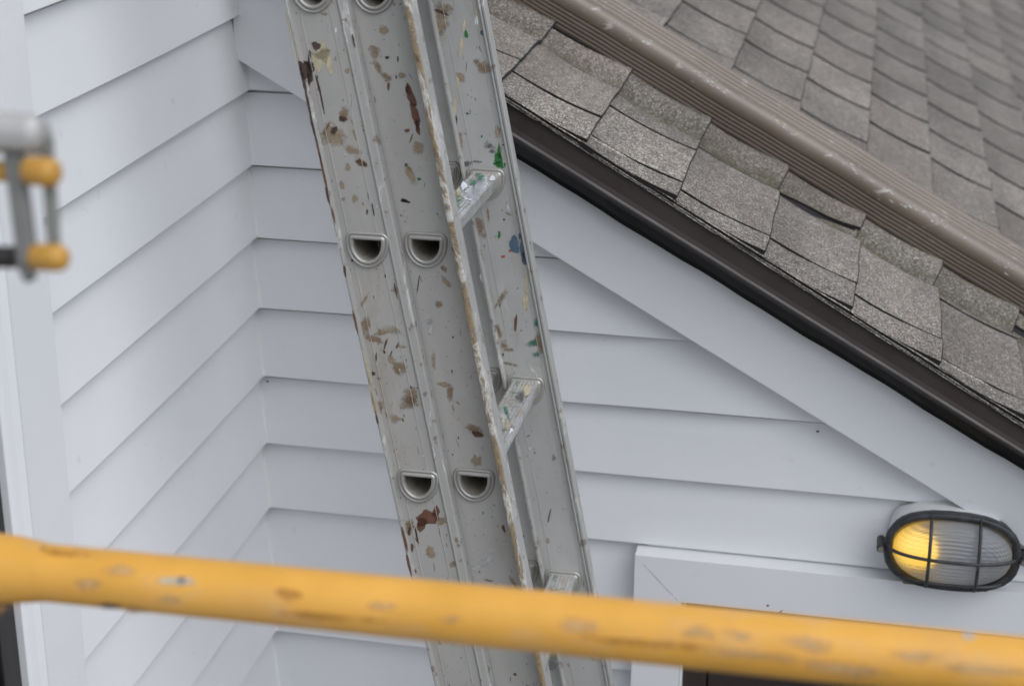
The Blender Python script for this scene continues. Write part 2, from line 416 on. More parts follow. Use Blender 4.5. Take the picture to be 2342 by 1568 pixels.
# partial cracks
# near-black base paints in the shade under the cutouts, then edge layers
base = [[RP(s, Y, -.0050) for Y in list(np.linspace(-.058, .5, 40)) + list(np.linspace(.6, 5.7, 20))] for s in np.linspace(-.75, 1.75, 110)]
rf.grid(base, 1)
for li, (h, y0, th) in enumerate(((-.0026, -.0685, .0030), (-.0060, -.0690, .0030), (-.0094, -.0700, .0026))):
    sl_ = np.linspace(-.7, 1.7, 420); edge = []
    for s in sl_:
        u = ((s + .037*li + .02) % T)/T
        edge.append((s, y0 + .0008*math.sin(s*60+li*2)*.5 + rng.normal(0, .0004) - .0028*(u if li < 2 else .3), h + (.0026*u if li == 0 else 0) - .001*u))
    rf.grid([[RP(s, -.02, hh) for s, yy, hh in edge], [RP(s, yy, hh) for s, yy, hh in edge]], 0, False, tone=1.05, moss=.05, t=.5, tint=.05)
    rf.grid([[RP(s, yy, hh) for s, yy, hh in edge], [RP(s, yy + .001, hh-th) for s, yy, hh in edge]], 1 if li != 1 else 2, False)
put(rf.build('roof', [SHINGLE, ASPH, CHIP]), house)
# solid roof deck below the shingles
dk = MB(); a0, a1 = -.75, 1.75
def RQ(s, Y, h): return R0 + SD*s + YD*(Y+.06) + NN*h
dk.add([RQ(s, Y, h) for h in (-.024, -.05) for (s, Y) in ((a0, -.02), (a1, -.02), (a1, 5.7), (a0, 5.7))], [(0,1,2,3),(7,6,5,4),(0,4,5,1),(1,5,6,2),(2,6,7,3),(3,7,4,0)])
put(dk.build('roof_deck', ASPH), house)

# door with its casing under the lamp
dr = bpy.data.objects.new('door', None); COL.objects.link(dr); dr.location = (1.0, 0, -3.3); dr.parent = house; dr.matrix_parent_inverse = Matrix.Translation((0, 0, 3.3))
ca = MB(); zt, zb_, xl, xr = -.8095, -.8845, .6045, 1.30
yf, yb = -.030, .010
def quadprism(pts, yf, yb, mb=ca, m=0):
    n = len(pts); mb.add([(x, yf, z) for x, z in pts] + [(x, yb, z) for x, z in pts], [tuple(range(n)), tuple(range(n, 2*n))[::-1]] + [(i, (i+1) % n, n+(i+1) % n, n+i) for i in range(n)], m)
quadprism([(xl, zt), (xr, zt), (xr, zb_), (xl+.075, zb_), (xl+.075, -3.29), (xl, -3.29)], yf, yb)
ca.box((xl+.0756, -.012, -3.29), (xl+.079, .05, zb_-.001), 1)
ca_o = ca.build('casing', [WHITE_T, CAULK], bevel=.0004)
dl = MB(); dl.box((xl+.080, .020, -3.25), (1.57, .045, zb_)); dl.box((xl+.0795, .002, -3.25), (xl+.117, .021, zb_-.0005))
dl.box((xl+.1170, .010, -3.25), (xl+.119, .021, zb_-.001), 1)
dl.box((xl+.1195, .006, -3.25), (xl+.178, .021, zb_-.0015)); dl.box((xl+.1195, .0062, -1.06), (1.55, .0205, zb_-.0018))
dl_o = dl.build('door_leaf', [BROWN, BLACK], bevel=.001)
gl = MB(); gl.box((xl+.179, .014, -3.0), (1.54, .019, -1.061)); m = Mt('door_glass'); m.set(Base_Color=(.02, .02, .022), Roughness=.08); gl_o = gl.build('glass', m.m)
for o in (ca_o, dl_o, gl_o): put(o, dr); o.matrix_parent_inverse = Matrix.Translation((-1.0, 0, 3.3))

# window on the side wall
wn = bpy.data.objects.new('window', None); COL.objects.link(wn); wn.parent = house; wn.location = (0, -1.2, -.6); wn.matrix_parent_inverse = Matrix.Translation((0, 0, 3.3))
wc = MB(); wc.box((-.02, -.800, -2.3), (.010, -.7, 1.0))
wc.box((-.02, -1.70, -2.3), (.010, -1.59, 1.0)); wc.box((-.02, -1.70, .89), (.0105, -.7001, 1.0))
mp_ = [(.010, 0), (.015, -.003), (.017, -.010), (.012, -.018), (.006, -.024), (.004, -.030), (-.02, -.030), (-.02, 0)]
wc.sweep(mp_, [(lambda z: (lambda x, y: (x, -.801 + y, z)))(z) for z in (-2.2, .9)], 0)
wf = MB(); wf.box((-.03, -.872, -2.2), (-.004, -.832, .88)); wf.box((-.03, -.90, -2.2), (-.012, -.873, .88)); wf.box((-.03, -1.59, -2.2), (-.004, -1.55, .88)); wf.box((-.03, -1.55, -2.2), (-.006, -.901, -2.14)); wf.box((-.03, -1.55, .82), (-.006, -.901, .88))
m = Mt('window_frame'); m.set(Base_Color=(.014, .012, .013), Roughness=.3); WFM = m.m
wg = MB(); wg.box((-.028, -1.55, -2.14), (-.022, -.901, .82)); m = Mt('window_glass'); m.set(Base_Color=(.05, .06, .06), Roughness=.05, Specular_IOR_Level=.9)
for o in (wc.build('casing', WHITE_Y, bevel=.0012), wf.build('frame', WFM, bevel=.002), wg.build('glass', m.m)): o.parent = wn; o.matrix_parent_inverse = Matrix.Translation((0, 1.2, .6))

# ------------------------------------------------------------------ downspout lying on the roof
ds = thing('downspout', 'brown corrugated metal downspout lying down the slope of the shingled roof', 'downspout', tuple(RQ(1.7, .45, 0)))
sp = MB(); pf, pa = [], []
HH, WW = .071, .093; rr = .022
RC, RS = math.cos(.27), math.sin(.27)
def addp(y, n, a=0.): pf.append((y*RC - n*RS, y*RS + n*RC)); pa.append(a)
addp(.012, .002)
for a in np.linspace(0, math.pi/2, 5)[1:]: addp(.010*(1-math.sin(a))+.001, .002 + .010*(1-math.cos(a)))
N = 60
for j in range(N+1):
    n = .013 + (HH-rr-.013-.001)*j/N; ph = j/N*5.0
    addp(.001 + .0016*(.5-.5*math.cos(2*math.pi*ph)) if 0 < j < N else .001, n, .25*(j/N))
for a in np.linspace(0, math.pi/2, 9): addp(.001 + rr*(1-math.cos(a)), HH - rr + rr*math.sin(a), 1.0)
for j in range(1, 41):
    y = .001 + rr + (WW-2*rr)*j/41; addp(y, HH - .0020*(.5-.5*math.cos(2*math.pi*j/41*4)), .55)
for a in np.linspace(0, math.pi/2, 7): addp(WW - rr*(1-math.sin(a)), HH - rr + rr*math.cos(a), .2)
addp(WW, .01); addp(WW-.01, .002)
ssv = np.linspace(-.9, 1.75, 54)
rows, at_ = [], []
for s in ssv:
    wv = .0006*math.sin(s*17)+.0004*math.sin(s*41)
    rows.append([RQ(s, .338 + .055*s + y, .002 + n + wv) for (y, n) in pf]); at_ += pa
sp.grid([list(r) + [r[0]] for r in rows], 0, True, scr=[x for s in ssv for x in (pa + [pa[0]])])
k_ = len(pf)
put(sp.build('pipe', SPOUT), ds)
# scrapes where branches have rubbed the top edge
sc = MB()
def onpipe(s, q):   # q 0..1 around the rounded near corner
    a = q*math.pi/2
    y, n = .001 + rr*(1-math.cos(a)) - .0004*math.cos(a), HH - rr + rr*math.sin(a) + .0004*math.sin(a)
    return RQ(s, .338 + .055*s + y*RC - n*RS, .002 + y*RS + n*RC +.0006*math.sin(s*17)+.0004*math.sin(s*41))
for j in range(74):
    c_ = random.choice([.23, .26, .37, .50, .59, .62, .65, .68, .13, .80, .66]) + random.gauss(0, .014); q0 = min(.9, max(.1, random.gauss(.58, .16)))
    splat(sc, lambda x, y: onpipe(x, min(1, max(0, y))), c_, q0, random.uniform(.003, .012), random.uniform(.03, .10), random.uniform(-1, 1), 0, j, irr=.6)
merge(ds.children[0], sc, [splat_mat('scrape', (.62, .60, .58), True)])

# ------------------------------------------------------------------ extension ladder
TH, PS, PH = .1985, .0326, .0186
uu = np.array([-math.sin(TH), math.sin(PS), math.cos(TH)]); uu /= np.linalg.norm(uu)
yy = np.array([-math.sin(PH), math.cos(PH), 0]); yy -= uu*(yy@uu); yy /= np.linalg.norm(yy)
ww = np.cross(yy, uu); LO = np.array([.3366, -.5309, -.1721])
LM = Matrix.Identity(4)
for i in range(3): LM[i][0], LM[i][1], LM[i][2], LM[i][3] = ww[i], yy[i], uu[i], LO[i]
LMI = LM.inverted()
ladder = thing('extension_ladder', 'paint-spattered aluminium extension ladder leaning beside the roof edge', 'ladder', mat=LM)
GAP, DA, DC, ST = .3642, .065, -.0143, .3048
CLO, CHI = -3.12, 1.62
def dshape(off, n=10):
    w2, top, bot = .0208, .0125, -.0205; r = .0035
    pts = []
    for a in np.linspace(math.pi/2, 0, 6): pts.append((w2 - r + r*math.cos(a), top - r + r*math.sin(a)))
    for a in np.linspace(0, -math.pi, 25)[1:-1]: pts.append((w2*math.cos(a), .0050 + (-bot+.0050)*math.sin(a)))
    for a in np.linspace(math.pi, math.pi/2, 6): pts.append((-w2 + r + r*math.cos(a), top - r + r*math.sin(a)))
    N_ = len(pts); o = []
    for i in range(N_):
        p0, p1 = pts[i-1], pts[(i+1) % N_]; tx, ty = p1[0]-p0[0], p1[1]-p0[1]; L = math.hypot(tx, ty)
        o.append((pts[i][0] - ty/L*off*1, pts[i][1] + tx/L*off*1))
    return o
def rot(p, th=-TH*1.0): c, s = math.cos(th), math.sin(th); return (p[0]*c - p[1]*s, p[0]*s + p[1]*c)
def DS(off): return [rot(p) for p in dshape(off)]

def rail(name, prof, mats_, matlist, holes=None, extra=None, bz=None):
    mb = MB(); n = len(prof)
    mb.sweep(prof, [(lambda c: (lambda a, b: (a, b, c)))(c) for c in np.linspace(CLO, CHI, 3)], 0, mats=mats_)
    o = mb.build(name, matlist, ladder)
    if holes:
        cb = MB()
        for (a0, c0, b0) in holes:
            sh = DS(-.0012); cb.sweep([(a0+p[0], c0+p[1]) for p in sh], [(lambda b: (lambda a, c: (a, b, c)))(b) for b in (b0-.01, b0+.008)], 0)
        co = cb.build('cutter', matlist[0]); co.matrix_world = LM
        bo = o.modifiers.new('h', 'BOOLEAN'); bo.operation = 'DIFFERENCE'; bo.solver = 'EXACT'; bo.object = co
        bpy.context.view_layer.update()
        dg = bpy.context.evaluated_depsgraph_get(); me = bpy.data.meshes.new_from_object(o.evaluated_get(dg))
        o.modifiers.clear(); o.data = me; bpy.data.objects.remove(co)
    return o
def ridge(a, b=0., h=.0006, w=.0011): return [(a-w/2, b), (a-w/5, b-h), (a+w/5, b-h), (a+w/2, b)]
ks = list(range(-5, 9))
holeA = [(0, -ST*(k), 0) for k in ks if CLO+.05 < -ST*k < CHI-.05]; holeB = [(DA, DC - ST*k, .02) for k in ks if CLO+.05 < DC-ST*k < CHI-.05]

pA = [(-.0343, .018), (-.0343, -.0040), (-.0338, -.0056), (-.0325, -.0062), (-.0310, -.0056), (-.0300, -.0028), (-.0288, 0.)] + ridge(-.0205) + ridge(.0150) + \
     [(.0252, 0.), (.0262, -.0016), (.0276, -.0022), (.0292, -.0010), (.0355, .0010), (.0373, .0030), (.0373, .0176), (.0345, .0176), (.0345, .0032), (-.0318, .0032), (-.0318, .018)]
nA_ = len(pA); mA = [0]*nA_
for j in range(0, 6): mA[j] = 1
for j in range(15, 21): mA[j] = 1  # darker edge material tones down the sky-lit side: shade put into the colour
pB = [(.0305, .0200)] + [(.096, .0200), (.0995, .0190), (.1018, .0150), (.1030, .0060), (.1034, -.0030), (.1042, -.0045), (.1072, -.0050), (.1103, -.0045), (.1112, -.0030), (.1112, .0260), (.1080, .0260), (.1080, .0232), (.0305, .0232)]
mB = [0]*len(pB)
for j in (4, 5, 6, 7, 8): mB[j] = 1
mB[9] = 2  # outer side face likewise darkened by colour against the skylight
pC = [(.0340, GAP+.004), (.0340, GAP-.0040), (.0350, GAP-.0055), (.0372, GAP-.0055), (.0388, GAP-.0030), (.0400, GAP)] + ridge(.052, GAP) + ridge(.094, GAP) + \
     [(.1000, GAP), (.1006, GAP-.0030), (.1022, GAP-.0045), (.1040, GAP-.0040), (.1050, GAP-.0022), (.1060, GAP-.0040), (.1085, GAP-.0040), (.1100, GAP-.0015), (.1110, GAP+.011), (.1080, GAP+.011), (.1080, GAP+.0035), (.04, GAP+.0035), (.04, GAP+.004)]
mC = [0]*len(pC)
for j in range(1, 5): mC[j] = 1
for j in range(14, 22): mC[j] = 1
G2 = GAP + .02
pD = [(-.0343, G2-.017), (-.0318, G2-.017), (-.0318, G2), (.0345, G2), (.0345, G2-.013), (.0373, G2-.013), (.0373, G2+.008), (-.0343, G2+.008)]

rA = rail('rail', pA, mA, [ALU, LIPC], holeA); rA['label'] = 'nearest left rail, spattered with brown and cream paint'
rB = rail('rail', pB, mB, [ALU, LIP, LIPC], holeB); rB['label'] = 'near inner rail with a thick paint-crusted edge'
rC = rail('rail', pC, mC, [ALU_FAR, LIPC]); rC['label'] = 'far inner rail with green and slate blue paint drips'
rD = rail('rail', pD, [0]*len(pD), [ALU_FAR]); rD['label'] = 'far outer rail mostly hidden behind the others'

# rungs: hollow, D shaped, ribbed flat tread on top
def rung_mesh(b0, b1, name):
    mb = MB(); outer = dshape(-.0012)
    # serrate the tread
    tp = []
    for x in np.linspace(.0185, -.0185, 45): tp.append((x, 0.0110 + .0011*(1 if (int((x+.02)/.0026) % 2) else 0)))
    body = [p for p in outer if not (p[1] > .0104 and abs(p[0]) < .0192)]
    # order: start on the right top corner
    ri = [p for p in outer if p[0] > 0 and p[1] > .0 and p in body]; 
    body2 = sorted([p for p in body], key=lambda p: (math.atan2(p[1]+.002, p[0])-math.pi/2) % (2*math.pi))
    full = [rot(p) for p in tp + body2]
    mb.sweep(full, [(lambda b: (lambda a, c: (a, b, c)))(b) for b in np.linspace(b0, b1, 3)], 0, caps=False)
    inner = DS(-.0036)
    mb.sweep(inner, [(lambda b: (lambda a, c: (a, b, c)))(b) for b in np.linspace(b0+.0004, b1-.002, 6)], 1, caps=False)
    n = len(inner); mb.add([(p[0], b1-.003, p[1]) for p in inner], [tuple(range(n))], 1)
    rim = DS(-.0012); mb.grid([[(p[0], b0, p[1]) for p in rim+rim[:1]], [(p[0], b0+.0004, p[1]) for p in inner+inner[:1]]], 2, False)
    return mb
def collar_mesh(b, sgn=-1, k=1.):
    mb = MB(); rings = [(-.0040, .003), (-.0036, -.0030), (-.0024, -.0046), (-.0006, -.0048), (.0008, -.0034), (.0014, -.0022), (.0022, -.0022), (.0030, -.0034), (.0044, -.0034), (.0054, -.0018), (.0060, .0006)]
    P_ = []
    for off, h in rings:
        d = DS(off*k); P_.append([(p[0], b + h, p[1]) for p in d + d[:1]])
    mb.grid(P_, 0, True); return mb
protoR = {}; rung_at = {}
def add_rungs(holes, b0, b1, a_off):
    for (a0, c0, _) in holes:
        key = (b0, b1)
        if key not in protoR:
            r = rung_mesh(b0, b1, 'rung').build('rung', [RUNG, INSIDE, ALU_C], ladder); protoR[key] = r
            c1 = collar_mesh(b0+.001).build('collar', ALU_C, r); c2 = collar_mesh(b1, k=1.15).build('collar', ALU_C, r)
        else:
            pr_ = protoR[key]; r = pr_.copy(); COL.objects.link(r); r.parent = ladder
            for ch in pr_.children: q = ch.copy(); COL.objects.link(q); q.parent = r
        r.location = (a0, 0, c0)
        if a0: rung_at[round((DC-c0)/ST)] = r
bpy.context.view_layer.update()
add_rungs(holeA, -.001, G2, 0); add_rungs(holeB, .019, GAP, 0)

# paint on the webs: outlines measured on the photo and laid on the rail's real surface
def onlad(b):
    n = yy; d = float(n @ (LO + yy*b))
    def f(x, y):
        p = hit(x, y, n, d); return tuple(LMI @ Vector(p))
    return f
zoomA = lambda x, y: (609 + .2987*x, .2987*y)
zoomB = lambda x, y: (703 + .3107*x, 450 + .3107*y)
zoomC = lambda x, y: (843 + .4145*x, 918 + .4145*y)
ZS = {'A': (zoomA, .2987), 'B': (zoomB, .3107), 'C': (zoomC, .4145)}
spl = {'e': [('A','brn',285,540,50,130,-8),('A','brn',262,520,24,90,-12),('A','brn',290,640,24,160,-12),('A','brn',320,790,20,200,-12),('A','brn',352,950,18,240,-12),('A','rust',395,1130,16,260,-12),('A','rust',440,1330,18,260,-12),('A','brn',470,1500,16,160,-12),
 ('B','rust',190,130,14,120,-12),('B','brn',275,545,18,90,-8),('B','rust',352,920,16,170,-12),('B','crm',448,1290,20,260,-14),('B','crm',480,1470,20,240,-14),('C','crm',28,20,14,140,-12),('C','brn',44,90,10,80,-12),('C','rust',200,760,14,140,-12),('C','rust',222,900,14,120,-12),('B','wh2',225,330,12,160,-12),('A','crm',170,200,12,200,-12),('A','crm',225,420,12,160,-12)],
 'a': [ # nearest web
 ('A','brn',380,352,60,60,20),('A','brn',330,430,26,90,0),('A','brn',300,500,70,70,10),('A','brn',305,560,95,170,-5),('A','brn',310,640,44,120,8),('A','brn',345,520,45,90,0),
 ('A','crm',440,400,50,140,-6),('A','crm',395,470,80,150,-5),('A','crm',478,470,44,210,-8),('A','crm',425,410,110,70,-8),('A','brn',400,660,16,180,-14),('A','brn',425,770,14,190,-11),
 ('A','brn',335,760,26,260,-12),('A','brn',372,920,24,260,-12),('A','brn',415,1150,22,300,-12),('A','brn',460,1380,20,260,-12),
 ('A','tan2',595,870,75,130,10),('A','brn',590,910,60,50,10),('A','tan',510,1040,220,170,25),('A','tan',660,1150,170,60,12),('A','rust',730,1250,95,42,28),('A','tan',730,1250,100,60,28),
 ('A','brn',520,1000,44,60,20),('A','tan',580,1420,38,70,-5),('A','tan',440,110,60,30,0),('A','rust',608,250,40,26,20),('A','brn',668,310,14,90,-12),('A','tan',860,0,1,1,0),('A','rust',460,985,10,110,30),('A','tan',620,545,40,40,0),('A','tan',680,1520,60,60,0),
 ('B','brn',483,100,14,110,-10),('B','brn',440,110,14,40,0),('B','rust',275,545,18,80,-8),('B','tan',660,690,110,44,25),('B','rust',650,690,12,110,-12),('B','tan2',430,945,90,120,-15),('B','tan2',480,1040,170,52,18),('B','tan',560,1000,150,30,-12),
 ('B','brn',575,1085,12,80,20),('B','brn',663,1095,10,42,20),('B','brn',612,1160,9,50,20),('B','tan2',680,1260,150,90,35),('B','tan',620,1200,60,80,-20),('B','brn',483,1300,34,30,20),('B','tan2',765,1470,130,130,-10),('B','tan',500,1440,30,80,-8),
 ('B','rust',355,920,20,160,-12),('B','crm',455,1300,24,220,-14),('B','crm',492,1480,26,200,-12),('B','brn',505,1180,14,60,5),('B','blk',330,468,16,16,0),('B','blk',280,514,12,12,0),('B','tan',690,1100,90,30,5),
 ('C','rust',325,640,110,80,-15),('C','rust',290,680,50,70,10),('C','rust',370,605,40,50,0),('C','tan2',225,690,60,80,-5),('C','rust',225,715,18,45,0),('C','brn',265,735,10,100,-12),('C','rust',240,805,14,50,0),('C','tan2',400,660,60,50,20),('C','tan2',483,765,26,34,0),('C','tan2',480,890,80,34,-20),('C','rust',250,935,26,30,0),('C','tan',340,830,50,70,0),('C','rust',200,760,14,120,-12),('C','tan2',225,10,110,70,0),('C','tan',60,30,40,80,0),('C','crm',35,20,18,90,-10)],
 'b': [
 ('A','tan2',830,400,90,120,-5),('A','tan2',850,510,50,120,-35),('A','tan2',920,590,90,60,35),('A','rust',935,660,20,60,5),('A','rust',1110,740,50,190,-18),('A','rust',1140,880,60,180,-14),('A','rust',1160,980,30,100,-10),('A','brn',1085,690,30,80,-15),
 ('A','wh2',970,925,80,18,24),('A','blk',925,442,26,22,0),('A','blk',1008,455,10,40,0),('A','blk',995,590,12,30,0),('A','rust',1080,1000,40,26,0),('A','tan',1100,1330,60,200,-20),('A','tan',1160,1140,90,110,-10),('A','tan',900,230,80,70,0),('A','grn',1070,1262,20,24,0),('A','grn',1170,1372,26,22,0),('A','blk',1050,1535,44,24,20),('A','tan',1040,580,60,50,0),('A','brn',1110,1060,9,70,20),
 ('B','tan2',1005,530,44,60,-10),('B','tan2',970,790,70,60,30),('B','wh2',905,960,50,170,5),('B','wh2',895,915,60,40,-10),('B','brn',815,650,8,110,8),('B','tan2',1050,1440,50,130,0),('B','tan',930,1200,40,160,0),('B','blk',730,34,50,20,15),('B','blk',1072,1032,10,16,0),('B','org',722,295,14,20,0),('B','tan',1000,1380,100,40,10),
 ('C','tan2',580,155,90,60,25),('C','rust',600,180,60,34,30),('C','wh2',680,800,60,16,12),('C','rust',745,700,16,40,-20),('C','blk',495,200,8,14,0),('C','wh2',575,820,8,50,-20),('C','tan2',660,985,50,14,10),('C','rust',808,1503,18,18,0)],
 'c': [
 ('A','tan2',1350,70,150,130,20),('A','rust',1340,95,120,20,25),('A','crm',1515,200,16,110,6),('A','crm',1492,360,26,150,8),('A','crm',1465,620,20,170,5),('A','crm',1440,830,26,180,8),('A','grn',1530,262,30,56,-10),('A','blu',1652,250,26,40,0),('A','wht',1610,160,26,70,0),
 ('A','tan2',1665,510,120,120,10),('A','tan2',1610,470,60,44,-10),('A','brn',1448,960,24,120,8),('A','grn',1762,685,22,80,-5),('A','grn',1775,785,14,24,0),('A','grn',1785,1160,28,130,0),('A','grn',1778,1220,64,80,0),('A','grn',1790,1262,100,40,8),('A','grn',1650,1045,12,20,0),('A','grn',1540,870,26,12,20),
 ('A','gry',1710,1120,110,60,15),('A','gry',1730,1160,60,34,10),('A','gry',1540,1255,70,50,0),('A','gry',1610,1240,80,26,5),('A','tan',1770,1010,50,110,0),('A','tan',1480,1100,60,200,0),('A','tan',1340,180,120,200,0),('A','blk',1815,1110,20,10,0),
 ('B','tan2',1270,230,80,150,-15),('B','tan2',1330,130,20,120,-5),('B','blu',1525,350,80,110,-15),('B','blu',1600,380,80,160,-5),('B','blu',1615,460,60,130,-10),('B','blu',1565,290,26,50,0),('B','org',1490,398,18,18,0),('B','grn',1412,280,20,52,0),('B','grn',1418,798,14,26,0),
 ('B','wht',1290,595,40,80,-20),('B','crm',1612,640,20,180,5),('B','crm',1605,770,34,160,0),('B','rust',1533,930,20,120,6),('B','teal',1690,930,60,70,0),('B','teal',1665,1075,150,50,-12),('B','teal',1690,1160,70,50,0),('B','tan2',1400,990,60,110,-20),('B','tan2',1450,1090,60,100,-10),('B','tan2',1480,1125,100,24,0),('B','tan2',1490,1230,120,26,12),
 ('B','blk',1448,168,14,14,0),('B','org',1440,440,30,20,0),('B','crm',1390,1020,30,130,-10),('B','grn',1710,925,30,60,-10),
 ('C','brn',997,630,8,66,12),('C','wh2',890,255,30,40,-10),('C','gry',880,190,34,14,-25),('C','tan',990,770,20,40,0),('C','blk',853,742,9,12,0),('C','gry',1008,1455,60,60,0),('C','tan',1020,310,30,40,0)]}
for key, b, ro in (('e', -.0066, rA), ('a', -.00035, rA), ('b', .01965, rB), ('c', GAP-.00035, rC)):
    mb = MB(); f = onlad(b)
    for i, (z, c, x, y, w, h, a) in enumerate(spl[key]):
        zf, sc_ = ZS[z]; px, py = zf(x, y)
        splat(mb, f, px, py, max(w*sc_, 1.5), max(h*sc_, 1.5), a, SK.index(c), 100+i, irr=.30)
    if key == 'e': merge(ro, mb, [SP[k] for k in SK]); continue
    # fine speckle everywhere on the web
    r = random.Random(hash(key) % 7 + 3)
    lim = {'a': (-.027, .025), 'b': (.04, .097), 'c': (.041, .098)}[key]
    fl = lambda a, c: (a, b - .00012, c)
    r = random.Random({'a': 5, 'b': 9, 'c': 14}[key])
    for i in range({'a': 420, 'b': 240, 'c': 170}[key]):
        a_, c_ = r.uniform(*lim), r.uniform(-1.0, .45); sz = .00075*math.exp(r.gauss(0, .4))
        kk = r.choice(['blk']*7 + ['brn']*3 + ['grn', 'wht', 'rust', 'rust'])
        st_ = 1 if r.random() < .8 else r.uniform(2, 5)
        splat(mb, fl, a_, c_, sz, sz*st_, r.uniform(-15, 15), SK.index(kk), i, irr=.2)
    for i in range(9):
        a_, c_ = r.uniform(*lim), r.uniform(-1.0, .45); sz = .011*math.exp(r.gauss(0, .4))
        splat(mb, fl, a_, c_, sz*.45, sz*r.uniform(1, 2.6), r.uniform(-60, 60), SK.index(r.choice(['tan', 'tan', 'tan2', 'wh2'])), i+700, irr=.4)
    for i in range(26):
        a_, c_ = r.uniform(*lim), r.uniform(-1.0, .45)
        splat(mb, fl, a_, c_, .0007, r.uniform(.004, .014), r.uniform(-25, 25), SK.index(r.choice(['brn', 'gry', 'wh2', 'wh2', 'rust'])), i+900, irr=.2)
    for i in range(11):
        a_, c_ = r.uniform(*lim), r.uniform(-1.0, .45); sz = .006*math.exp(r.gauss(0, .5))
        splat(mb, fl, a_, c_, sz, sz*r.uniform(.6, 2), r.uniform(-40, 40), SK.index(r.choice(['tan', 'tan', 'wh2', 'tan'])), i+500, irr=.5)
    merge(ro, mb, [SP[k] for k in SK])
# white paint on the tread of the upper rung
mb = MB()
def ontread(k):
    top = .0125 - .0002
    def f(x, y):   # x along rung 0..1 (near->far), y across -1..1
        p = rot((y*.019, top + .0004)); return (DA + p[0], .02 + (GAP-.02)*x, DC - ST*k + p[1])
    return f
for i, (k, x, y, w, h, c) in enumerate([(0, .70, .45, .26, .95, 'wht'), (0, .76, .50, .2, .8, 'wht'), (0, .64, .45, .18, .9, 'wht'), (0, .90, .85, .06, .4, 'wht'), (0, .75, -.6, .08, .5, 'wht'), (0, .62, -.6, .1, .5, 'crm'), (0, .9, 0, .1, .9, 'teal'), (0, .8, -.1, .1, .7, 'teal'), (0, .55, -.6, .16, .5, 'teal'), (0, .45, -.1, .2, .8, 'teal'),
      (1, .62, -.1, .05, .8, 'teal'), (1, .45, -.5, .07, .7, 'teal'), (1, .5, .35, .05, .5, 'crm'), (1, .8, .3, .1, .8, 'gry'), (1, .88, .5, .08, .6, 'crm'), (1, .43, .9, .04, .2, 'wht'), (1, .55, 0, .1, .9, 'wh2')]):
    mb = MB(); splat(mb, ontread(k), x, y, w*1.15, h*1.1, 8, SK.index(c), 900+i, irr=.5); ro = rung_at[k]
    merge(ro, mb, [SP[k_] for k_ in SK], Matrix.Translation((-DA, 0, -(DC - ST*k))))

def marks(name, Y, L):
    o = bpy.data.objects[name] if isinstance(name, str) else name
    mb = MB(); f = onw(Y)
    for i, (c, x, y, w, h, a) in enumerate(L): splat(mb, f, x, y, w, h, a, SK.index(c), 1200+i, irr=.3)
    merge(o, mb, [SP[k] for k in SK])
marks('gable_wall', -.0006, [('blk', 1870, 986, 8, 5, 10), ('blk', 1604, 560, 5, 4, 0), ('blk', 612, 872, 5, 4, 0)])
marks(ca_o, yf-.0004, [('wh2', 1505, 1325, 2.5, 125, -43), ('blk', 1783, 1400, 14, 4, -35), ('blk', 1756, 1384, 5, 4, 0)])

# ------------------------------------------------------------------ bulkhead lamp
LX, LZ = 1.0775, -.745
lamp = thing('wall_lamp', 'oval caged bulkhead lamp glowing yellow on one side, fixed above the door casing', 'wall lamp', (LX, 0, LZ))
def oval(hw, hh, n=48, p=2.6):
    o = []
    for i in range(n):
        a = 2*math.pi*i/n; c, s = math.cos(a), math.sin(a)
        r = (abs(c/hw)**p + abs(s/hh)**p)**(-1/p)
        o.append((r*c, r*s))
    return o
def lampm(name, rough, col, metallic=0.):
    m = Mt(name); m.set(Roughness=rough, Metallic=metallic); m.color(m.ramp(m.noise(60, 4), [(.35, col), (.72, tuple(min(1, c*1.7+.02) for c in col))])); m.bump(m.noise(120, 3), .4, .0008); return m.m
CAGE = lampm('cage_metal', .5, (.018, .019, .022)); BASEM = lampm('lamp_base_paint', .5, (.42, .42, .42)); OLIVE = lampm('lamp_shadow_olive', .6, (.13, .115, .06))
mb = MB()   # body ring
rg = [(.090, .056, -.002), (.093, .059, -.020), (.0955, .0610, -.036), (.0985, .0625, -.041), (.0985, .0625, -.048), (.0950, .0595, -.0505), (.0890, .0535, -.0495), (.0870, .0515, -.044), (.0865, .0510, -.030)]
mb.grid([[(x, y, z) for (x, z) in (oval(a, b) + oval(a, b)[:1])] for (a, b, y) in rg], 0, True)
body = mb.build('body', CAGE, lamp)
mb = MB(); mb.box((-.074, -.012, -.076), (.085, .004, .030)); base_ = mb.build('mounting_block', BASEM, lamp, bevel=.002)
mb = MB(); mb.box((-.066, -.034, -.0665), (.058, -.013, -.052)); mb.build('painted_shadow_strip', OLIVE, lamp, bevel=.002)  # olive strip modelled in place of the shadow below the lamp
mb = MB()   # reflector behind the lens
mb.grid([[(x, y, z) for (x, z) in (oval(a, b)+oval(a, b)[:1])] for (a, b, y) in ((.086, .050, -.038), (.080, .045, -.016), (.055, .025, -.0135), (.004, .003, -.0135))], 0, True)
m = Mt('reflector'); m.set(Base_Color=(.27, .29, .32), Roughness=.4); mb.build('reflector', m.m, lamp)
mb = MB()   # ribbed glass dome
rows = []
for i, t in enumerate(np.linspace(0, 1, 40)):
    a = t*math.pi/2; k = math.cos(a)**.8 if t < 1 else 0.; hw, hh = .0865*k, .0510*k
    if t > .35: hw = max(.0865*k, 1e-4) ; 
    dz = .036*math.sin(a)**.9; hw2 = hh + (.0355)*min(1, k*1.6)
    rib = .0007*math.cos(t*2*math.pi*13)
    rows.append([(x, -.043 - dz - rib, z) for (x, z) in (oval(max(hw2, 1e-4), max(hh, 1e-4), p=2.2)+oval(max(hw2, 1e-4), max(hh, 1e-4), p=2.2)[:1])])
mb.grid(rows, 0, True)
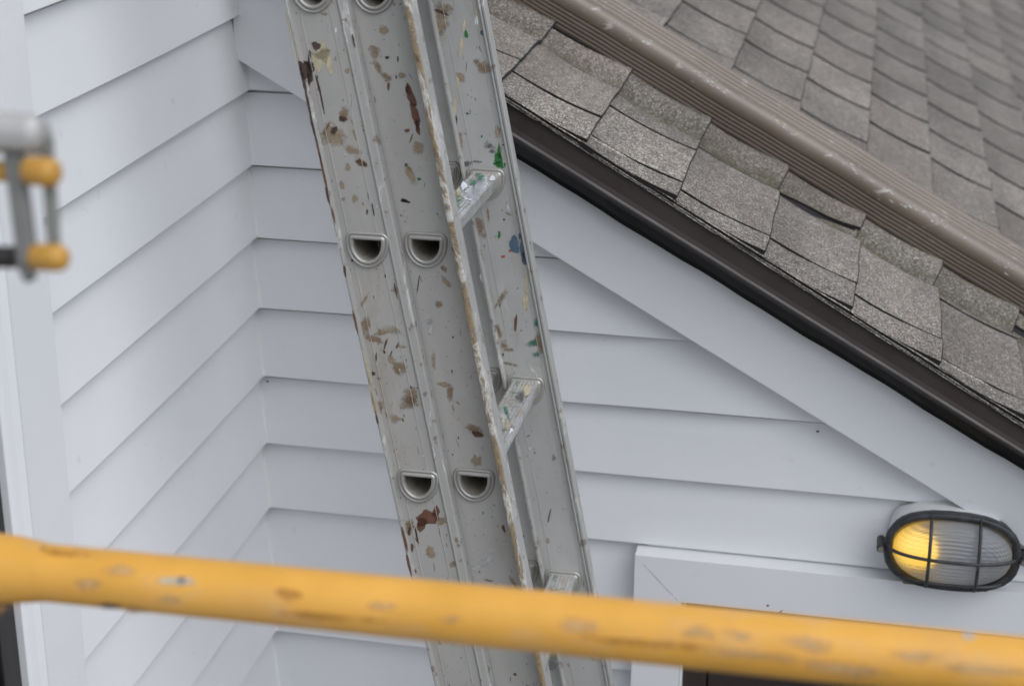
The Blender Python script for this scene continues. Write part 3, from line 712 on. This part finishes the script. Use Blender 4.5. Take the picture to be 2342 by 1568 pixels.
m = Mt('ribbed_glass'); m.set(Base_Color=(.80, .84, .89), Roughness=.48, IOR=1.45)
m.b.inputs['Transmission Weight'].default_value = .82
wv = m.n('TexWave', Scale=52., Distortion=0.); wv.bands_direction = 'Z'; m.l(m.coord(), wv.inputs['Vector']); m.bump(wv.outputs['Fac'], .5, .0012)
gl_ = mb.build('lens', m.m, lamp)
mb = MB(); bm_r = []
for i, t in enumerate(np.linspace(0, math.pi, 12)):
    r = .023*math.sin(t)**.7 if 0 < i < 11 else .0004
    bm_r.append([(-.047 - .028*math.cos(t), -.036 + r*math.cos(a), -.004 + r*math.sin(a)) for a in np.linspace(0, 2*math.pi, 17)])
mb.grid(bm_r, 0, True)
m = Mt('bulb_glow'); m.set(Base_Color=(1, .7, .2)); m.b.inputs['Emission Color'].default_value = (1, .56, .012, 1); m.b.inputs['Emission Strength'].default_value = .85
mb.build('bulb', m.m, lamp)
def tube(mb, pts, r, n=8, m=0, flat=1.):
    pts = [Vector(p) for p in pts]; rows = []
    for i, p in enumerate(pts):
        d = (pts[min(i+1, len(pts)-1)] - pts[max(i-1, 0)]).normalized(); a = Vector((0, 1, 0)) if abs(d.y) < .9 else Vector((1, 0, 0))
        u1 = d.cross(a).normalized(); u2 = d.cross(u1)
        rr_ = r[i] if hasattr(r, '__len__') else r
        rows.append([p + (u1*math.cos(t)*flat + u2*math.sin(t))*rr_ for t in np.linspace(0, 2*math.pi, n+1)])
    mb.grid(rows, m, True); mb.add(rows[0][:-1], [tuple(range(n))], m); mb.add(rows[-1][:-1], [tuple(range(n))], m)
mb = MB()
def dome(x, z): 
    q = min(1, (abs(x)/.094)**2.4 + (abs(z)/.058)**2.4); return -.046 - .040*math.sqrt(max(0, 1-q))
tube(mb, [(x, dome(x, 0)-.001, .004 + 0*x) for x in np.linspace(-.0945, .0945, 29)], .0027, flat=1)
for xc in (-.034, .036): tube(mb, [(xc, dome(xc, z)-.001, z) for z in np.linspace(-.0575, .0585, 23)], .0025)
tube(mb, [(xc, dome(xc*.9, -.045)+.004, -.043 - .004*math.sin(xc)) for xc in np.linspace(-.076, .080, 21)], .0028)
mb.build('cage', CAGE, lamp)
for sx in (-1, 1):
    mb = MB(); tube(mb, [(sx*.103, y, -.002) for y in (-.018, -.052)], .0062, 12); tube(mb, [(sx*.103, y, -.002) for y in (-.052, -.055)], .0042, 12, 1); mb.box((sx*.0935-.008, -.046, -.008), (sx*.0935+.008, -.024, .004))
    m = Mt('screw_metal'); m.set(Base_Color=(.45, .42, .36), Metallic=.9, Roughness=.4); mb.build('screw_lug', [CAGE, m.m], lamp)
mb = MB()   # white caulk smeared round the top of the lamp
ov = oval(.093, .0600); cols = []
for i, (x, z) in enumerate(ov + ov[:1]):
    cols.append([(x, -.034, z), (x*1.01, -.030 + .004*math.sin(i*2.1), z*1.005), (x*1.0, -.012, z*1.01), (x*(1.01+.02*math.sin(i*1.3)), .004, z*(1.03+.03*math.sin(i*1.9)))])
sel = [c for i, c in enumerate(cols) if 5 <= i <= 27]
mb.grid(sel, 0, True); mb.build('caulk_bead', CAULK, lamp)

# ------------------------------------------------------------------ scaffold guard rail in the foreground
YEL = Mt('yellow_paint'); YEL.set(Roughness=.42)
c = YEL.ramp(YEL.noise(12, 4, .6), [(.3, (.70, .355, .05)), (.7, (.82, .425, .075))])
c = YEL.mix(YEL.ramp(YEL.noise(22, 5, .65, sc=(.5, 1, 1)), [(.54, 0.), (.70, .30)]), c, (.60, .46, .34))
c = YEL.mix(YEL.ramp(YEL.noise(34, 4, .6, sc=(.5, 1, 1.3)), [(.68, 0.), (.80, .2)]), c, (.30, .20, .12)); YEL.color(c)
c_left = np.array([.3310, -1.3917, -.1549]); dirb = np.array([.99912, -.03109, .02808])
gr = thing('scaffold_rail', 'out-of-focus yellow scaffold guard rail crossing in front of the ladder', 'scaffold rail', tuple(c_left))
mb = MB(); Lb = np.linspace(-.10, 1.6, 60)
def rad(t): return .0212 + (.0045*max(0, min(1, (.012 - t)/.03)))
tube(mb, [c_left + dirb*t for t in Lb], [rad(t) for t in Lb], 40)
rl = put(mb.build('rail_tube', YEL.m), gr)
bpy.context.view_layer.update()
mb = MB()
def onbar(x, y):
    D = ray(x, y); # nearest surface point of the tube
    w0 = C0 - c_left; a = D - dirb*(D@dirb); b_ = w0 - dirb*(w0@dirb); R_ = .0216
    A_, B_, C_ = a@a, 2*a@b_, b_@b_ - R_*R_; disc = max(0, B_*B_-4*A_*C_); t = (-B_ - math.sqrt(disc))/(2*A_); return C0 + D*t
for i, (x, y, w, h, c) in enumerate([(405, 1327, 84, 20, 'wh2'), (385, 1327, 40, 14, 'crm'), (415, 1327, 16, 14, 'blu'), (60, 1247, 90, 14, 'gry'), (20, 1240, 60, 18, 'gry'), (150, 1264, 80, 18, 'scf2'), (20, 1330, 70, 110, 'scf2'), (205, 1335, 40, 26, 'scf'), (275, 1303, 60, 22, 'scf'), (660, 1357, 40, 26, 'scf2'), (385, 1370, 40, 16, 'scf'), (1030, 1415, 40, 20, 'scf'), (1330, 1430, 70, 34, 'scf'), (1600, 1445, 60, 24, 'scf'), (1680, 1450, 50, 26, 'scf'), (1750, 1500, 180, 22, 'scf'), (1850, 1470, 80, 34, 'scf'), (1940, 1530, 140, 30, 'scf'), (870, 1385, 50, 18, 'scf'), (2215, 1452, 30, 20, 'wh2'), (2100, 1500, 80, 26, 'scf'), (250, 1385, 60, 12, 'gry'), (310, 1395, 36, 16, 'scf'), (760, 1410, 160, 16, 'scf2'), (1480, 1470, 200, 18, 'scf2'), (2250, 1530, 160, 20, 'scf')]):
    splat(mb, onbar, x, y, w*(1.5 if c in ('scf', 'scf2') else 1), h*1.1, 5, SK.index(c), 40+i)
merge(rl, mb, [SP[k] for k in SK])
mb = MB(); tube(mb, [c_left + np.array([-.085, 0, z]) for z in (-3.145, -.125)], .0215, 32); tube(mb, [c_left + np.array([-.085, 0, z]) for z in (-.03, .03)], .0262, 32)
put(mb.build('post', YEL.m), gr)

# locking bracket of the scaffold, far left
DB = 1.03
bp = dep(60, 440, DB)
bk = thing('scaffold_bracket', 'blurred grey metal scaffold bracket with yellow bolt heads at the left edge', 'bracket', tuple(bp))
GREY = Mt('bracket_metal'); GREY.set(Roughness=.5, Metallic=.3); GREY.color(GREY.ramp(GREY.noise(20, 3), [(.3, (.15, .15, .14)), (.7, (.22, .22, .20))]))
DARK = Mt('dark_rubber'); DARK.set(Base_Color=(.018, .014, .013), Roughness=.6)
def bar3(mb, p, q, w, d, m=0, dz=.0):
    """flat bar from pixel p to pixel q at 1.2 m, w wide in the picture, d deep"""
    a, b = dep(*p, DB), dep(*q, DB); t = (b-a)/np.linalg.norm(b-a); s_ = np.cross(_f, t); s_ /= np.linalg.norm(s_); g_ = np.cross(t, s_)
    V = [pt + s_*i*w/2 + g_*j*d/2 for pt in (a, b) for i, j in ((-1,-1),(1,-1),(1,1),(-1,1))]
    mb.add(V, [(0,1,2,3),(7,6,5,4),(0,4,5,1),(1,5,6,2),(2,6,7,3),(3,7,4,0)], m)
K = DB/F
OCH = Mt('ochre_paint'); OCH.set(Roughness=.4); OCH.color(OCH.ramp(OCH.noise(30, 3), [(.3, (.40, .20, .025)), (.7, (.54, .29, .05))]))
PALE = Mt('galvanised_cap'); PALE.set(Roughness=.45, Metallic=.2); PALE.color(PALE.ramp(PALE.noise(30, 3), [(.3, (.36, .36, .345)), (.7, (.47, .46, .44))]))
for a_, b_, w_, d_ in (((24, 285), (66, 612), 44, .010), ((106, 310), (126, 592), 30, .006)):
    mb = MB(); bar3(mb, a_, b_, w_*K, d_); put(mb.build('side_plate', GREY.m, bevel=.0018), bk)
mb = MB(); bar3(mb, (52, 600), (72, 642), 30*K, .008); put(mb.build('lower_lip', GREY.m, bevel=.0018), bk)
mb = MB(); bar3(mb, (-60, 298), (112, 312), 88*K, .036); put(mb.build('cap_plate', PALE.m, bevel=.009), bk)
def knob(mb, x0, y0, x1, y1, r, m=0):
    a, b = dep(x0, y0, DB-.008), dep(x1, y1, DB-.016); ax = b-a
    tube(mb, [a + ax*t for t in (0, .12, .80, .94, 1.)], [r*.94, r, r, r*.84, r*.4], 24, m)
mb = MB(); knob(mb, 66, 390, 129, 396, 33*K); put(mb.build('bolt', OCH.m), bk)
mb = MB(); knob(mb, 80, 588, 149, 590, 31*K); put(mb.build('bolt', OCH.m), bk)
mb = MB(); tube(mb, [dep(-120, 392, DB+.005), dep(60, 392, DB+.005)], 24*K, 20); put(mb.build('pin', OCH.m), bk)
mb = MB(); tube(mb, [dep(-120, 588, DB+.005), dep(34, 588, DB+.005)], 26*K, 20); put(mb.build('sleeve', DARK.m), bk)
